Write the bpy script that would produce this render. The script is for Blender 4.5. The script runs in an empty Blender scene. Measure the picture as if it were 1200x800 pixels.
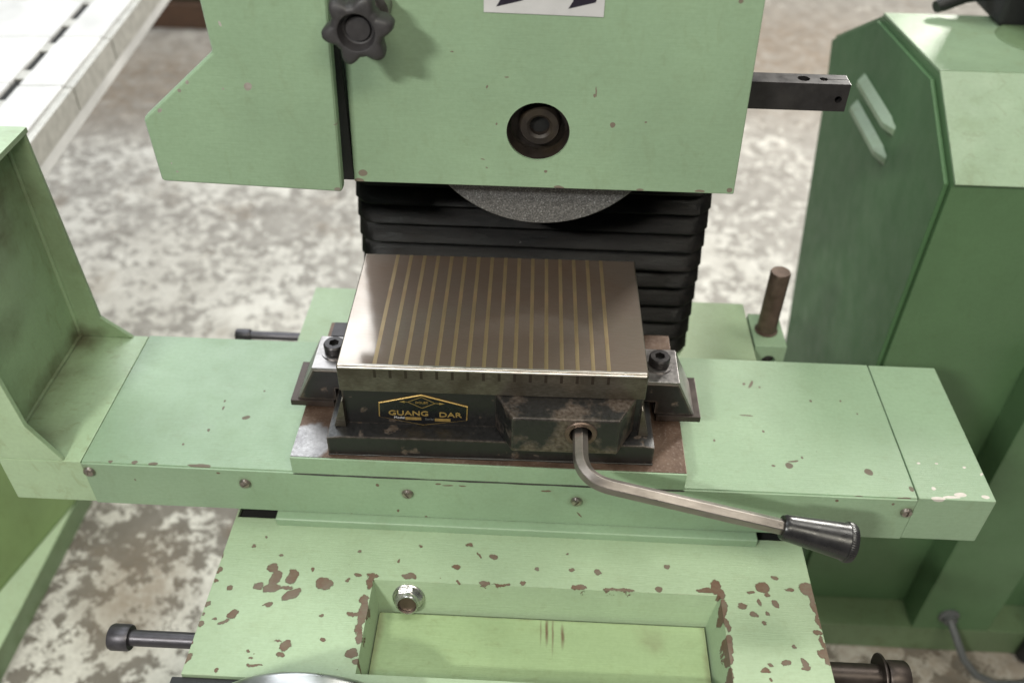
import bpy, bmesh, math, random
from mathutils import Vector, Matrix
random.seed(7)
sc = bpy.context.scene
col = sc.collection
R = math.radians

# ------------------------------------------------------------------ camera
cam = bpy.data.cameras.new('camera')
cam.sensor_width = 36.0
cam.lens = 31.56
cam.clip_start = 0.01
cam.clip_end = 100
cam.dof.use_dof = True
cam.dof.focus_distance = 0.87
cam.dof.aperture_fstop = 3.5
cam.dof.aperture_blades = 7
camo = bpy.data.objects.new('camera', cam)
col.objects.link(camo)
pitch, yaw, roll = 0.70710, -0.03287, 0.01908
fw = Vector((math.sin(yaw)*math.cos(pitch), math.cos(yaw)*math.cos(pitch), -math.sin(pitch)))
rt = Vector((math.cos(yaw), -math.sin(yaw), 0))
up = rt.cross(fw)
r2 = rt*math.cos(roll) + up*math.sin(roll)
u2 = -rt*math.sin(roll) + up*math.cos(roll)
camo.matrix_world = Matrix(((r2.x, u2.x, -fw.x, 0.03955), (r2.y, u2.y, -fw.y, -0.63414), (r2.z, u2.z, -fw.z, 0.57957), (0, 0, 0, 1)))
sc.camera = camo

# ------------------------------------------------------------------ surroundings and lamps (workshop, fluorescent fittings overhead, one added fill)
w = bpy.data.worlds.new('World')
sc.world = w
w.use_nodes = True
bg = w.node_tree.nodes['Background']
bg.inputs[0].default_value = (0.93, 0.97, 1.0, 1)
bg.inputs[1].default_value = 0.125

def lamp(name, loc, target, sx, sy, power, color):
    l = bpy.data.lights.new(name, 'AREA')
    l.shape = 'RECTANGLE'
    l.size = sx
    l.size_y = sy
    l.energy = power
    l.color = color
    o = bpy.data.objects.new(name, l)
    col.objects.link(o)
    o.location = loc
    d = Vector(target) - Vector(loc)
    o.rotation_euler = d.to_track_quat('-Z', 'Y').to_euler()
    return o
lamp('fluorescent_or_fill_lamp', (-1.45, -2.45, 2.15), (0, 0.1, 0.1), 0.5, 0.14, 78, (1.0, 1.0, 0.94))
lamp('fluorescent_or_fill_lamp', (-1.75, 2.95, 2.40), (-0.1, 0.1, 0), 2.9, 2.2, 104, (0.93, 0.98, 1.0))
lamp('fluorescent_or_fill_lamp', (2.45, 3.75, 1.85), (0.1, 0.1, 0), 0.5, 0.5, 215, (1.0, 0.97, 0.90))
lamp('fluorescent_or_fill_lamp', (0.75, -2.0, 2.55), (0.2, 0.0, 0), 1.8, 0.5, 54, (1.0, 0.95, 0.80))
lamp('fluorescent_or_fill_lamp', (1.35, 0.75, 2.6), (0.5, 0.1, -.3), 1.3, 0.5, 34, (1.0, 0.97, 0.88))  # fill added on the right to brighten end cap and cabinet top
lamp('fluorescent_or_fill_lamp', (-0.75, 0.30, 2.6), (-0.3, 0.1, -.5), 1.6, 0.9, 24, (0.93, 0.99, 1.0))

vs = sc.view_settings
vs.view_transform = 'Standard'
vs.look = 'None'
vs.exposure = 0.0
vs.gamma = 1.0
vs.use_curve_mapping = False
sc.cycles.max_bounces = 6
sc.cycles.diffuse_bounces = 3
sc.cycles.glossy_bounces = 3

# ------------------------------------------------------------------ node helpers
class NT:
    def __init__(s, name):
        s.m = bpy.data.materials.new(name)
        s.m.use_nodes = True
        s.t = s.m.node_tree
        s.t.nodes.clear()
        s.out = s.t.nodes.new('ShaderNodeOutputMaterial')
        s.b = s.t.nodes.new('ShaderNodeBsdfPrincipled')
        s.t.links.new(s.b.outputs[0], s.out.inputs[0])
    def n(s, typ, **kw):
        nd = s.t.nodes.new(typ)
        for k, v in kw.items(): setattr(nd, k, v)
        return nd
    def put(s, sock, v):
        if hasattr(v, 'is_output'): s.t.links.new(v, sock)
        elif v is not None:
            if isinstance(v, (tuple, list)) and len(v) == 3 and sock.type == 'RGBA': v = (*v, 1)
            sock.default_value = v
    def pos(s): return s.n('ShaderNodeNewGeometry').outputs['Position']
    def objc(s): return s.n('ShaderNodeTexCoord').outputs['Object']
    def noise(s, vec, scale, detail=3, rough=.55, dist=0):
        nd = s.n('ShaderNodeTexNoise')
        s.put(nd.inputs['Vector'], vec)
        nd.inputs['Scale'].default_value = scale
        nd.inputs['Detail'].default_value = detail
        nd.inputs['Roughness'].default_value = rough
        nd.inputs['Distortion'].default_value = dist
        return nd
    def vor(s, vec, scale, feature='F1'):
        nd = s.n('ShaderNodeTexVoronoi', feature=feature)
        s.put(nd.inputs['Vector'], vec)
        nd.inputs['Scale'].default_value = scale
        return nd
    def math(s, op, a, b=None, c=None, clamp=False):
        nd = s.n('ShaderNodeMath', operation=op, use_clamp=clamp)
        s.put(nd.inputs[0], a)
        if b is not None: s.put(nd.inputs[1], b)
        if c is not None: s.put(nd.inputs[2], c)
        return nd.outputs[0]
    def vmath(s, op, a, b=None, scale=None):
        nd = s.n('ShaderNodeVectorMath', operation=op)
        s.put(nd.inputs[0], a)
        if b is not None: s.put(nd.inputs[1], b)
        if scale is not None: nd.inputs['Scale'].default_value = scale
        return nd.outputs['Value'] if op in ('LENGTH', 'DOT_PRODUCT', 'DISTANCE') else nd.outputs[0]
    def ramp(s, v, lo, hi, a=0., b=1.):
        nd = s.n('ShaderNodeMapRange')
        s.put(nd.inputs[0], v)
        for i, q in enumerate((lo, hi, a, b)): s.put(nd.inputs[i+1], q)
        return nd.outputs[0]
    def mix(s, f, a, b, blend='MIX'):
        nd = s.n('ShaderNodeMix', data_type='RGBA', blend_type=blend)
        s.put(nd.inputs[0], f)
        s.put(nd.inputs[6], a)
        s.put(nd.inputs[7], b)
        return nd.outputs[2]
    def mapping(s, vec, loc=(0,0,0), rot=(0,0,0), scale=(1,1,1), typ='POINT'):
        nd = s.n('ShaderNodeMapping', vector_type=typ)
        s.put(nd.inputs[0], vec)
        nd.inputs[1].default_value = loc
        nd.inputs[2].default_value = rot
        nd.inputs[3].default_value = scale
        return nd.outputs[0]
    def bump(s, h, strength=.3, dist=.001, normal=None):
        nd = s.n('ShaderNodeBump')
        nd.inputs['Strength'].default_value = strength
        nd.inputs['Distance'].default_value = dist
        s.put(nd.inputs['Height'], h)
        if normal is not None: s.put(nd.inputs['Normal'], normal)
        return nd.outputs[0]
    def edge(s, radius=.002, lo=.02, hi=.2):
        """1 along convex and concave edges (from the bevel normal), 0 on flats"""
        be = s.n('ShaderNodeBevel', samples=4)
        be.inputs['Radius'].default_value = radius
        d = s.vmath('DOT_PRODUCT', be.outputs[0], s.n('ShaderNodeNewGeometry').outputs['Normal'])
        return s.ramp(s.math('SUBTRACT', 1., d), lo, hi)
    def set(s, **kw):
        for k, v in kw.items(): s.put(s.b.inputs[k.replace('_', ' ')], v)
        return s.m

def paint(name, base, chips=(), plane='XY', chipcol=(.135, .068, .045), pale=(), specks=1.0, rough=.36, wear=.5, grime=.5, spots=(), zc=None, warp_amt=.004, relief=False, stain=(.085, .058, .03)):
    k = NT(name)
    p = k.pos()
    # tone drift of old paint, fine roller grain, stained film
    big = k.noise(p, 5.5, 3).outputs[0]
    mid = k.noise(p, 28, 4, .6).outputs[0]
    c = k.mix(k.ramp(big, .35, .68), tuple(q*.89 for q in base), tuple(min(1, q*1.08) for q in base))
    c = k.mix(k.math('MULTIPLY', k.ramp(mid, .52, .74), .22*grime), c, (base[0]*.66, base[1]*.56, base[2]*.42))
    st = k.noise(k.mapping(p, scale=(1, 1.4, .45)), 60, 3, .7, .6).outputs[0]
    c = k.mix(k.math('MULTIPLY', k.ramp(st, .56, .72), .34*grime), c, (base[0]*.62, base[1]*.52, base[2]*.42))
    # broad soft stains: (x, y, z, rx, ry, rz, strength)
    if spots:
        sn = k.vmath('SUBTRACT', k.noise(p, 40, 2).outputs[1], (.5, .5, .5)); sm = k.ramp(mid, .3, .7, .4, 1.)
    for (x, y, z, rx, ry, rz, sg) in spots:
        q = k.vmath('ADD', p, k.vmath('SCALE', sn, scale=min(.03, 1.2*min(rx, ry))))
        d = k.vmath('LENGTH', k.mapping(q, loc=(x, y, z), scale=(rx, ry, rz), typ='TEXTURE'))
        f = k.math('MULTIPLY', k.ramp(d, 1.0, .25), k.math('MULTIPLY', sm, sg))
        c = k.mix(f, c, stain)
    # chips
    warp = k.vmath('SCALE', k.vmath('SUBTRACT', k.noise(p, 62, 5 if relief else 2, .68).outputs[1], (.5, .5, .5)), scale=warp_amt)
    pw = k.vmath('ADD', p, warp)
    chip = None
    def field(lst):
        acc = None
        for (a, b, ra, rb, rot) in lst:
            if plane == 'XY': loc, ro, scl = (a, b, zc or 0), (0, 0, R(rot)), (ra, rb, .004 if zc else 50)
            else: loc, ro, scl = (a, 0, b), (0, -R(rot), 0), (ra, 50, rb)
            src = pw if acc is None else k.vmath('ADD', k.vmath('SCALE', acc, scale=1e-9), pw)   # evaluated one after another
            d = k.vmath('LENGTH', k.mapping(src, loc=loc, rot=ro, scale=scl, typ='TEXTURE'))
            acc = d if acc is None else k.math('MINIMUM', acc, d)
        return k.ramp(acc, 1.06, .97)
    masks = []
    if chips: masks.append(field(chips))
    if specks:
        v = k.vor(pw, 30)
        sp = k.math('LESS_THAN', v.outputs['Distance'], k.ramp(k.vmath('DOT_PRODUCT', v.outputs['Color'], (1, 0, 0)), .90, 1.0, 0, .030*specks))
        v2 = k.vor(p, 85)
        s2 = k.math('LESS_THAN', v2.outputs['Distance'], k.ramp(k.vmath('DOT_PRODUCT', v2.outputs['Color'], (0, 1, 0)), .78, 1.0, 0, .062*specks))
        masks += [sp, s2]
    chipn = mid
    cc = k.mix(k.ramp(chipn, .35, .68), chipcol, (.165, .125, .10))
    m = None
    for q in masks: m = q if m is None else k.math('MAXIMUM', m, q)
    if wear:
        e = k.edge(.0016, .03, .3)
        wn = k.ramp(k.noise(p, 70, 3, .7).outputs[0], .62-.14*wear, .72-.10*wear)
        we = k.math('MULTIPLY', e, wn)
        c = k.mix(k.math('MULTIPLY', we, .75), c, (.30, .25, .20))
    if m is not None: c = k.mix(m, c, cc)
    if pale:
        c = k.mix(field(pale), c, (.62, .56, .52))
    brush = k.noise(k.mapping(p, scale=(4, 60, 60)), 14, 4, .7).outputs[0]
    c = k.mix(k.ramp(k.math('MULTIPLY', k.math('ADD', brush, k.noise(p, 230, 2, .6).outputs[0]), .5), .38, .62, .20, 0), c, (base[0]*.55, base[1]*.55, base[2]*.5))
    rg = k.ramp(mid, .3, .7, rough-.05, rough+.10)
    if m is not None: rg = k.mix(m, rg, (.7, .7, .7))
    h = k.math('MULTIPLY', brush, .9)
    if relief: h = k.math('SUBTRACT', h, k.math('MULTIPLY', m, 2.2))
    return k.set(Base_Color=c, Roughness=rg, Normal=k.bump(h, .8 if relief else .42, .0006), Specular_IOR_Level=.45)

def metal(name, base, rough=.35, met=1.0, var=.3, dirt=(.05, .04, .03), dirtamt=.4, scale=60, stretch=(1, 1, 1), bumpd=.0003):
    k = NT(name)
    p = k.objc()
    n1 = k.noise(k.mapping(p, scale=stretch), scale, 5, .65).outputs[0]
    n2 = k.noise(p, scale*.22, 4, .6).outputs[0]
    c = k.mix(k.ramp(n1, .3, .75), tuple(q*(1-var) for q in base), tuple(min(1, q*(1+var*.5)) for q in base))
    d = k.math('MULTIPLY', k.ramp(n2, .48, .66), dirtamt)
    c = k.mix(d, c, dirt)
    return k.set(Base_Color=c, Metallic=k.math('SUBTRACT', met, k.math('MULTIPLY', d, met*.8)), Roughness=k.ramp(n1, .3, .7, rough-.06, rough+.12), Normal=k.bump(n1, .25, bumpd))

def plain(name, base, rough=.5, met=0., bump=0., scale=200):
    k = NT(name)
    p = k.objc()
    n1 = k.noise(p, scale, 4).outputs[0]
    c = k.mix(k.ramp(n1, .3, .7), tuple(q*.8 for q in base), tuple(min(1, q*1.12) for q in base))
    return k.set(Base_Color=c, Roughness=k.ramp(n1, .3, .7, rough-.06, rough+.08), Metallic=met, Normal=k.bump(n1, bump, .0006))

def black_worn(name='worn_black_enamel', lo=.625, hi=.67, sc_=55):
    """black enamel on cast iron, rubbed through to brown-grey metal on edges and in patches"""
    k = NT(name)
    p = k.objc()
    n = k.noise(p, sc_, 5, .55).outputs[0]
    f = k.noise(p, 260, 4).outputs[0]
    e = k.edge(.004, .015, .12)
    worn = k.math('MAXIMUM', k.ramp(n, lo, hi), k.math('MULTIPLY', e, k.ramp(k.noise(p, 120, 4, .7).outputs[0], .30, .52)))
    c = k.mix(k.ramp(f, .3, .7), (.005, .005, .005), (.013, .012, .012))
    steel = k.mix(k.ramp(f, .35, .65), (.075, .055, .042), (.155, .125, .105))
    return k.set(Base_Color=k.mix(worn, c, steel), Roughness=k.ramp(f, .3, .7, .34, .52), Metallic=k.math('MULTIPLY', worn, .55),
                 Normal=k.bump(k.math('ADD', k.math('MULTIPLY', f, .5), k.math('MULTIPLY', worn, -.5)), .3, .0006))

def chuck_face():
    """ground steel: fine scratches along the grinding direction, oily brown film"""
    k = NT('ground_chuck_steel')
    p = k.objc()
    scr = k.noise(k.mapping(p, scale=(8, 300, 60)), 6, 6, .78).outputs[0]
    scr2 = k.noise(k.mapping(p, rot=(0, 0, R(3)), scale=(14, 900, 60)), 5, 3, .7).outputs[0]
    film = k.noise(p, 9, 4, .55, .4).outputs[0]
    c = k.mix(k.ramp(scr, .3, .7), (.33, .30, .275), (.46, .43, .40))
    c = k.mix(k.math('MULTIPLY', k.ramp(film, .35, .7), .55), c, (.20, .145, .105))
    sp = k.math('LESS_THAN', k.vor(p, 45).outputs[0], .03)
    c = k.mix(k.math('MULTIPLY', sp, .6), c, (.05, .035, .025))
    k.set(Base_Color=c, Metallic=.95, Roughness=k.ramp(k.math('ADD', scr, k.math('MULTIPLY', film, .3)), .4, .9, .06, .13),
          Normal=k.bump(k.math('ADD', scr, scr2), .08, .0001))
    # dull oxide and oil film over part of the ground surface
    d = k.n('ShaderNodeBsdfPrincipled')
    k.put(d.inputs['Base Color'], k.mix(k.ramp(k.math('ADD', scr2, film), .7, 1.3), (.30, .242, .20), (.175, .112, .078)))
    d.inputs['Roughness'].default_value = .46
    d.inputs['Metallic'].default_value = .45
    k.put(d.inputs['Normal'], k.bump(k.math('ADD', scr, scr2), .25, .0002))
    mx = k.n('ShaderNodeMixShader')
    k.put(mx.inputs[0], k.ramp(k.math('ADD', k.math('MULTIPLY', film, .8), k.math('MULTIPLY', scr, .4)), .3, .85, .34, .64))
    k.t.links.new(k.b.outputs[0], mx.inputs[1]); k.t.links.new(d.outputs[0], mx.inputs[2])
    k.t.links.new(mx.outputs[0], k.out.inputs[0])
    return k.m

def side_steel():
    k = NT('tarnished_steel_side')
    p = k.objc()
    n = k.noise(k.mapping(p, scale=(30, 30, 160)), 5, 5, .7).outputs[0]
    v = k.noise(p, 24, 5, .6).outputs[0]
    c = k.mix(k.ramp(n, .3, .7), (.09, .078, .06), (.20, .18, .15))
    c = k.mix(k.math('MULTIPLY', k.ramp(v, .42, .62), .65), c, (.055, .042, .028))
    return k.set(Base_Color=c, Metallic=.75, Roughness=k.ramp(v, .3, .7, .32, .5), Normal=k.bump(n, .2, .0003))

def rust_plate():
    k = NT('brown_stained_steel')
    p = k.pos()
    n = k.noise(p, 30, 5, .65).outputs[0]
    f = k.noise(p, 340, 4).outputs[0]
    c = k.mix(k.ramp(n, .35, .65), (.085, .050, .034), (.15, .098, .07))
    c = k.mix(k.math('MULTIPLY', k.ramp(f, .55, .72), .5), c, (.25, .2, .17))
    pw = k.vmath('ADD', p, k.vmath('SCALE', k.vmath('SUBTRACT', k.noise(p, 60, 4).outputs[1], (.5, .5, .5)), scale=.02))
    d = k.vmath('LENGTH', k.mapping(pw, loc=(-.190, -.005, -.106), scale=(.024, .028, .1), typ='TEXTURE'))
    bright = k.ramp(d, 1.05, .85)
    c = k.mix(bright, c, k.mix(k.ramp(n, .35, .65), (.22, .21, .215), (.40, .385, .39)))
    return k.set(Base_Color=c, Metallic=k.ramp(bright, 0, 1, .45, .8), Roughness=k.ramp(f, .3, .7, .38, .55), Normal=k.bump(f, .3, .0004))

def concrete():
    """grey concrete with half worn-off cream paint"""
    k = NT('flaked_painted_concrete')
    p = k.pos()
    a = k.noise(p, 3.4, 4, .6).outputs[0]
    b = k.noise(p, 27, 6, .66, .3).outputs[0]
    c2 = k.noise(p, 150, 4, .6).outputs[0]
    sep = k.n('ShaderNodeSeparateXYZ'); k.put(sep.inputs[0], p)
    # the paint is walked off further down the aisle
    worn = k.ramp(sep.outputs[1], 1.3, 2.8, 0., .16)
    m = k.math('SUBTRACT', k.math('ADD', k.math('MULTIPLY', a, .55), k.math('ADD', b, k.math('MULTIPLY', c2, .30))), worn)
    flake = k.math('MULTIPLY', k.ramp(m, .875, .945), k.ramp(c2, .2, .55, .55, 1.))
    grey = k.mix(k.ramp(k.noise(p, 17, 5, .65).outputs[0], .32, .7), (.215, .197, .175), (.40, .378, .345))
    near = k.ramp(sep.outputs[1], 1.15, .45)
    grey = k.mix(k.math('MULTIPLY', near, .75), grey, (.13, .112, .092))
    cream = k.mix(k.ramp(k.noise(p, 12, 4).outputs[0], .3, .7), (.47, .447, .405), (.66, .64, .59))
    c = k.mix(flake, grey, cream)
    br = k.ramp(k.noise(p, 5.5, 5, .7).outputs[0], .58, .76)
    for (x, y, rx, ry) in ((-.72, .36, .12, .16), (.83, .28, .42, .16), (.95, 3.1, 1.0, .75), (-1.5, 2.6, .6, .5)):
        d = k.vmath('LENGTH', k.mapping(p, loc=(x, y, -.95), scale=(rx, ry, 1), typ='TEXTURE'))
        br = k.math('MAXIMUM', br, k.math('MULTIPLY', k.ramp(d, 1.1, .3), k.ramp(b, .35, .6, .25, 1.1)))
    c = k.mix(k.math('MULTIPLY', br, .6), c, (.17, .115, .068))
    return k.set(Base_Color=c, Roughness=k.ramp(b, .3, .7, .5, .75), Normal=k.bump(k.math('ADD', flake, k.math('MULTIPLY', c2, .3)), .3, .002), Specular_IOR_Level=.4)

def abrasive():
    k = NT('grey_abrasive_grit')
    p = k.objc()
    v = k.vor(p, 950)
    g = k.vmath('DOT_PRODUCT', v.outputs['Color'], (1, 0, 0))
    c = k.mix(k.ramp(g, .2, .95), (.075, .073, .072), (.19, .185, .18))
    c = k.mix(k.math('GREATER_THAN', g, .96), c, (.30, .30, .30))
    return k.set(Base_Color=c, Roughness=.65, Normal=k.bump(g, .8, .0008))

def rubber_cloth():
    k = NT('black_coated_bellows_cloth')
    p = k.pos()
    n = k.noise(k.mapping(p, scale=(2, 8, 8)), 12, 5, .65).outputs[0]
    f = k.noise(p, 500, 3).outputs[0]
    c = k.mix(k.ramp(n, .4, .7), (.006, .0055, .0055), (.022, .018, .016))
    v = k.vor(p, 55)
    sp = k.math('LESS_THAN', v.outputs[0], k.ramp(k.vmath('DOT_PRODUCT', v.outputs['Color'], (1, 0, 0)), .9, 1, 0, .05))
    c = k.mix(sp, c, (.4, .38, .36))
    return k.set(Base_Color=c, Roughness=k.ramp(n, .35, .7, .38, .58), Normal=k.bump(k.math('ADD', k.math('MULTIPLY', f, .4), n), .45, .0018), Specular_IOR_Level=.32)

SADDLE_CHIPS = [(-0.221,-0.091,0.0054,0.0062,0),(-0.216,-0.103,0.0058,0.0097,-10),(-0.23,-0.114,0.0054,0.0032,0),(-0.216,-0.115,0.0087,0.0048,15),(-0.202,-0.114,0.0052,0.0026,0),(-0.195,-0.122,0.0101,0.006,40),(-0.198,-0.1,0.0062,0.0082,0),(-0.164,-0.107,0.0078,0.0073,25),(-0.216,-0.134,0.0035,0.0035,0),(-0.258,-0.117,0.0028,0.0028,0),(-0.247,-0.148,0.0062,0.0039,35),(-0.254,-0.156,0.0055,0.0017,25),(-0.187,-0.178,0.0062,0.0051,20),(-0.19,-0.187,0.0041,0.0028,0),(-0.196,-0.174,0.0035,0.0012,-20),(-0.213,-0.199,0.0079,0.0014,-3),(-0.221,-0.186,0.0021,0.0014,0),(-0.217,-0.192,0.0023,0.0012,0),(-0.154,-0.17,0.0029,0.0021,0),(-0.16,-0.145,0.0021,0.0017,0),(-0.131,-0.096,0.0033,0.0024,0),(-0.14,-0.102,0.0022,0.0019,30),(-0.18,-0.092,0.0017,0.0019,0),(-0.218,-0.075,0.0022,0.0017,0),(-0.249,-0.066,0.0021,0.0019,0),(-0.238,-0.053,0.0012,0.0019,0),(-0.246,-0.207,0.0019,0.0025,0),(-0.118,-0.102,0.0035,0.0091,0),(-0.121,-0.124,0.0052,0.0054,0),(-0.128,-0.141,0.0062,0.0029,-10),(-0.12,-0.142,0.0045,0.0194,-5),(-0.118,-0.165,0.0035,0.0082,0),(-0.122,-0.184,0.0066,0.0051,10),(-0.116,-0.192,0.0035,0.0035,0),(-0.116,-0.095,0.0058,0.0026,0),(-0.278,-0.079,0.0021,0.0038,0),(-0.276,-0.096,0.0023,0.0043,0),(-0.276,-0.111,0.0023,0.0026,0),(-0.276,-0.138,0.0031,0.0029,0),(-0.263,-0.153,0.0026,0.0014,0),(-0.276,-0.159,0.0019,0.0035,0),(-0.277,-0.196,0.0035,0.0054,0),(-0.276,-0.149,0.0014,0.0019,0),(-0.277,-0.18,0.0014,0.0027,0),(0.235,-0.089,0.0058,0.009,0),(0.226,-0.094,0.0101,0.003,0),(0.239,-0.096,0.0039,0.0069,0),(0.239,-0.116,0.0043,0.0134,-8),(0.24,-0.133,0.0026,0.0078,0),(0.239,-0.154,0.0045,0.0104,0),(0.238,-0.169,0.0035,0.007,0),(0.237,-0.186,0.0031,0.0086,0),(0.283,-0.088,0.007,0.006,-30),(0.287,-0.096,0.0025,0.0039,0),(0.297,-0.076,0.0041,0.0028,-10),(0.31,-0.089,0.0041,0.0019,0),(0.328,-0.087,0.0079,0.0082,0),(0.332,-0.096,0.0047,0.0073,0),(0.27,-0.094,0.0037,0.0022,0),(0.278,-0.105,0.0017,0.0041,15),(0.293,-0.107,0.0033,0.0039,0),(0.259,-0.111,0.0041,0.0035,20),(0.269,-0.119,0.0045,0.0032,-15),(0.283,-0.117,0.0025,0.0022,0),(0.278,-0.128,0.0017,0.0027,20),(0.303,-0.154,0.0019,0.0017,-40),(0.291,-0.171,0.0041,0.0029,0),(0.308,-0.169,0.0033,0.0054,15),(0.309,-0.175,0.0031,0.0023,0),(0.277,-0.174,0.0026,0.0023,0),(0.271,-0.181,0.0048,0.0029,15),(0.274,-0.189,0.0019,0.0023,-30),(0.332,-0.111,0.0035,0.0095,10),(0.333,-0.124,0.0024,0.0086,10),(0.329,-0.137,0.0035,0.0029,0),(0.331,-0.149,0.0021,0.0086,10),(0.33,-0.16,0.0069,0.0051,-10),(0.332,-0.168,0.0033,0.0038,0),(-0.08,-0.093,0.007,0.0037,-10),(-0.117,-0.095,0.0057,0.003,0),(-0.021,-0.052,0.0036,0.0027,0),(-0.009,-0.064,0.0015,0.0055,25),(0.007,-0.066,0.0045,0.003,0),(-0.033,-0.081,0.0038,0.0037,0),(0.052,-0.077,0.0021,0.002,0),(0.087,-0.076,0.0036,0.0018,0),(0.115,-0.077,0.0033,0.0027,0),(0.187,-0.069,0.0033,0.0022,0),(0.095,-0.098,0.007,0.0034,0),(0.128,-0.098,0.0079,0.002,0),(0.143,-0.098,0.0097,0.002,0),(0.176,-0.096,0.0033,0.0034,0),(-0.001,-0.098,0.0046,0.0026,0),(0.015,-0.099,0.0097,0.0013,0),(0.038,-0.096,0.0033,0.0024,0),(-0.072,-0.057,0.0018,0.0018,0),(-0.135,-0.065,0.0015,0.0018,0),(-0.092,-0.076,0.0015,0.0026,0),(0.083,-0.058,0.0018,0.0015,0),(-0.029,-0.097,0.0021,0.0013,0)]
TABLE_CHIPS = [(-0.274,0.049,0.0045,0.0028,30),(-0.305,0.073,0.0013,0.002,0),(-0.303,0.062,0.0011,0.0028,0),(0.395,0.009,0.0045,0.0043,0),(0.313,0.013,0.0039,0.004,-30),(0.319,0.02,0.0058,0.0013,15),(0.329,0.026,0.0013,0.0017,0),(0.292,0.137,0.0018,0.0071,-25),(0.284,0.137,0.0014,0.0022,0),(0.301,0.133,0.0014,0.0015,0),(0.294,0.062,0.0014,0.0019,0),(0.296,0.012,0.0019,0.0016,0),(0.356,0.113,0.0014,0.002,0),(0.279,0.085,0.0072,0.001,0),(0.238,0.046,0.0013,0.0019,0),(-0.309,0.028,0.0014,0.0019,0),(-0.33,0.006,0.0013,0.0017,0),(-0.265,0.092,0.0014,0.0015,0),(0.457,0.097,0.0022,0.0015,0),(0.39,0.115,0.0011,0.0015,0),(0.404,0.095,0.001,0.0015,0),(-0.307,-0.023,0.0091,0.0016,-4),(-0.3,-0.023,0.0078,0.0026,0),(-0.372,-0.022,0.0032,0.0024,0),(-0.352,-0.023,0.0052,0.0016,0),(-0.256,-0.028,0.0078,0.002,0),(-0.397,-0.022,0.0026,0.0016,0),(0.275,-0.027,0.0091,0.0012,-3),(0.336,-0.027,0.0143,0.0012,-3),(0.388,-0.026,0.0173,0.0016,-3),(0.422,-0.025,0.0078,0.002,0),(0.496,0.175,0.0029,0.0069,-20),(0.433,-0.012,0.0026,0.0035,0)]
PALE_CHIPS = [(0.457,-0.023,0.0072,0.0022,0),(0.481,-0.017,0.0063,0.003,0),(0.456,-0.01,0.0024,0.0022,0),(0.498,0.021,0.0018,0.0012,30),(0.513,0.012,0.0023,0.0012,40),(0.47,0.025,0.0018,0.0012,0),(0.451,0.024,0.0018,0.0012,0),(0.471,-0.021,0.009,0.0018,0),(0.506,-0.018,0.0041,0.0022,0)]
SKIRT_CHIPS = [(0.094,-0.178,0.001,0.0053,35),(-0.118,-0.144,0.002,0.0021,0),(-0.099,-0.184,0.0015,0.0023,0),(-0.15,-0.194,0.0014,0.0016,0),(-0.069,-0.192,0.0015,0.0017,0),(-0.376,-0.153,0.001,0.0016,0),(-0.284,-0.136,0.002,0.0013,0),(-0.054,-0.138,0.0027,0.0013,0),(-0.044,-0.14,0.0061,0.001,0),(-0.029,-0.139,0.004,0.001,0),(0.355,-0.136,0.0018,0.0015,0),(0.413,-0.137,0.0018,0.0016,0),(0.477,-0.139,0.0054,0.0016,15),(0.454,-0.179,0.002,0.0021,0),(0.241,-0.196,0.001,0.0028,0),(0.259,-0.196,0.001,0.0028,0),(0.058,-0.141,0.0054,0.0011,0),(-0.129,-0.195,0.0014,0.0017,0)]
GUARD_CHIPS = [(0.086,0.226,0.0007,0.005,8),(0.085,0.222,0.0011,0.0017,0),(0.104,0.194,0.0025,0.0028,0),(-0.017,0.153,0.0019,0.0006,-20),(-0.013,0.145,0.0011,0.0006,-20),(0.044,0.143,0.0017,0.0013,0),(-0.004,0.191,0.0008,0.0014,0),(-0.012,0.227,0.001,0.0017,-30),(0.005,0.237,0.002,0.0006,0),(-0.043,0.259,0.0015,0.0007,0),(-0.134,0.134,0.0045,0.0035,0),(0.057,0.126,0.005,0.0019,0),(0.136,0.126,0.0034,0.0014,0),(-0.139,0.125,0.005,0.0035,0),(0.194,0.127,0.005,0.0013,0),(0.222,0.13,0.0028,0.0025,0),(0.201,0.31,0.002,0.0017,0),(0.134,0.198,0.0011,0.0008,0)]
COVER_CHIPS = [(-0.224,0.23,0.0039,0.0036,30),(-0.309,0.204,0.0029,0.0017,40),(-0.287,0.224,0.0017,0.0017,0),(-0.278,0.232,0.002,0.0017,40),(-0.155,0.128,0.0028,0.0021,0),(-0.308,0.141,0.0011,0.0009,0),(-0.311,0.15,0.0008,0.0009,0),(-0.246,0.227,0.001,0.0011,0),(-0.238,0.286,0.0011,0.002,0),(-0.149,0.196,0.0034,0.0006,0)]

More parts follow.
